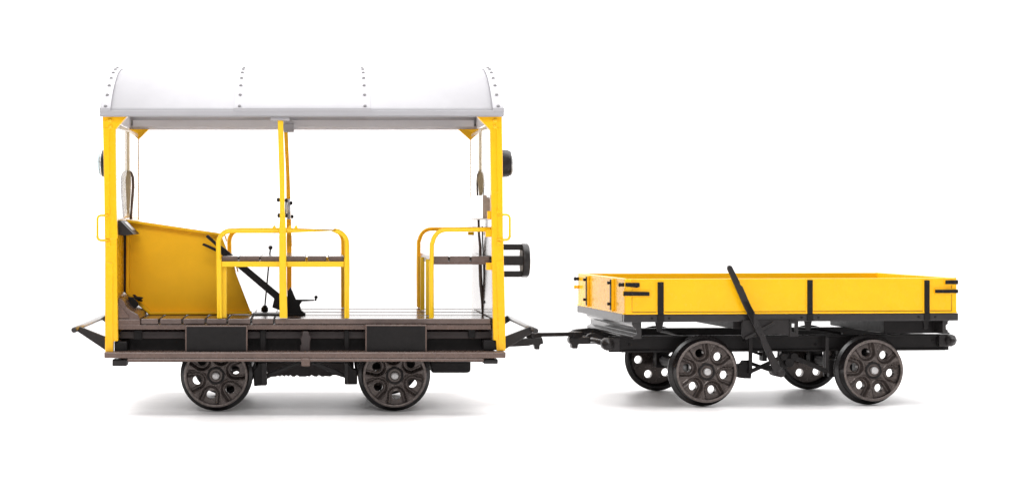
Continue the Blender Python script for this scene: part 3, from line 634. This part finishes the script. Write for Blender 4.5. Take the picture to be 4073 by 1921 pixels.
# ---- under gear
mb = D(); mb.poly([(300, 860), (345, 855), (370, 810), (485, 810), (485, 1000), (480, 1060), (390, 1058), (300, 1045)], .10, .03, 'a5'); mb.poly([(1556, 800), (1690, 800), (1690, 1040), (1556, 1036)], .10, .03, 'a5'); mb.build('axle_guard', BLACK, wg, .003, mirror=True)
mb = D(); mb.rect(450, 505, 498, 990, .085, .012, 'a5'); mb.rect(1506, 485, 1554, 985, .085, .012, 'a5'); mb.rect(1480, 650, 1500, 1030, .14, .01, 'a5'); hg = mb.build('hanger_strip', CHAR, wg, .002)
def b5(mb, a, b, wd, v, t=.010): mb.bar(Q.at(*a, v, 'a5'), Q.at(*b, v, 'a5'), wd, t)
mb = D(); b5(mb, (450, 975), (720, 850), .016, .08); b5(mb, (720, 850), (960, 730), .016, .08); b5(mb, (480, 850), (835, 975), .015, .11); b5(mb, (490, 680), (670, 745), .012, .3); mb.rect(640, 660, 700, 820, .28, .05, 'a5')
b5(mb, (1075, 765), (1535, 965), .019, .07); b5(mb, (830, 800), (930, 745), .016, .075)
mb.lathe([(.0165, 0), (.0165, .014)], Q.at(1078, 760, .068, 'a5'), 'v', 20); mb.lathe([(.019, 0), (.019, .014)], Q.at(1010, 840, .066, 'a5'), 'v', 20); mb.lathe([(.015, 0), (.015, .014)], Q.at(935, 760, .066, 'a5'), 'v', 20)
mb.poly([(860, 770), (920, 720), (1060, 712), (1110, 760), (1060, 860), (1040, 890), (930, 920), (880, 900)], .082, .03, 'a5')
mb.poly([(640, 925), (700, 860), (830, 900), (840, 990)], .12, .02, 'a5')
mb.build('brake_rigging', BLACK, wg, .002)
# brake lever
mb = D(); lvv = -.045
mb.poly([(1578, 128), (1581, 110), (1594, 103), (1610, 110), (1668, 225), (1672, 245), (1690, 262), (1775, 455), (1775, 560), (1690, 385)], lvv, .012, 'z7')
mb.poly([(360, -10), (436, -10), (520, 130), (640, 395), (700, 540), (885, 905), (945, 960), (830, 990), (800, 960), (700, 745), (600, 500), (540, 390), (430, 160)], lvv, .012, 'a5')
mb.lathe([(.004, -.006), (.012, -.005), (.0178, .0), (.0178, .10)], Q.at(893, 985, lvv, 'a5'), 'v', 24)
for x, y in ((568, 330), (636, 455), (740, 695)): mb.ball(Q.at(x, y, lvv, 'a5'), .006, .5)
mb.build('brake_lever', CHAR, wg, .002)
mb = D(); mb.poly([(372, 258), (1005, 250), (1005, 465), (960, 455), (860, 445), (650, 452), (410, 520), (372, 508), (352, 470), (358, 300)], -.022, .012, 'a5'); mb.rect(230, 258, 372, 372, .04, .5, 'a5')
b5(mb, (400, 512), (803, 288), .009, -.036, .015); mb.build('lever_guide', CHAR, wg, .002)
mb = D()
for r in ((1012, 250, 1040, 480), (1095, 250, 1130, 478), (1040, 250, 1095, 300), (1040, 425, 1095, 480)): mb.rect(*r, -.024, .02, 'a5')
mb.build('lever_bracket', CHAR, wg, .001)
mb = D(); mb.rect(1152, 500, 1590, 606, .10, .60, 'z8'); mb.build('ballast_box', BLACK, wg, .003)
mb = D(); 
for x in (1290, 1510): pass
a = Q.at(1100, 440, .3, 'a5'); mb.tube([Q.at(1130, 372, .35, 'a5'), Q.at(1400, 385, .3, 'a5'), Q.at(1730, 440, .2, 'a5')], .006); mb.tube([Q.at(1080, 592, .4, 'z7'), Q.at(1275, 628, .2, 'z7')], .006); mb.build('brake_rod', CHAR, wg, 0)
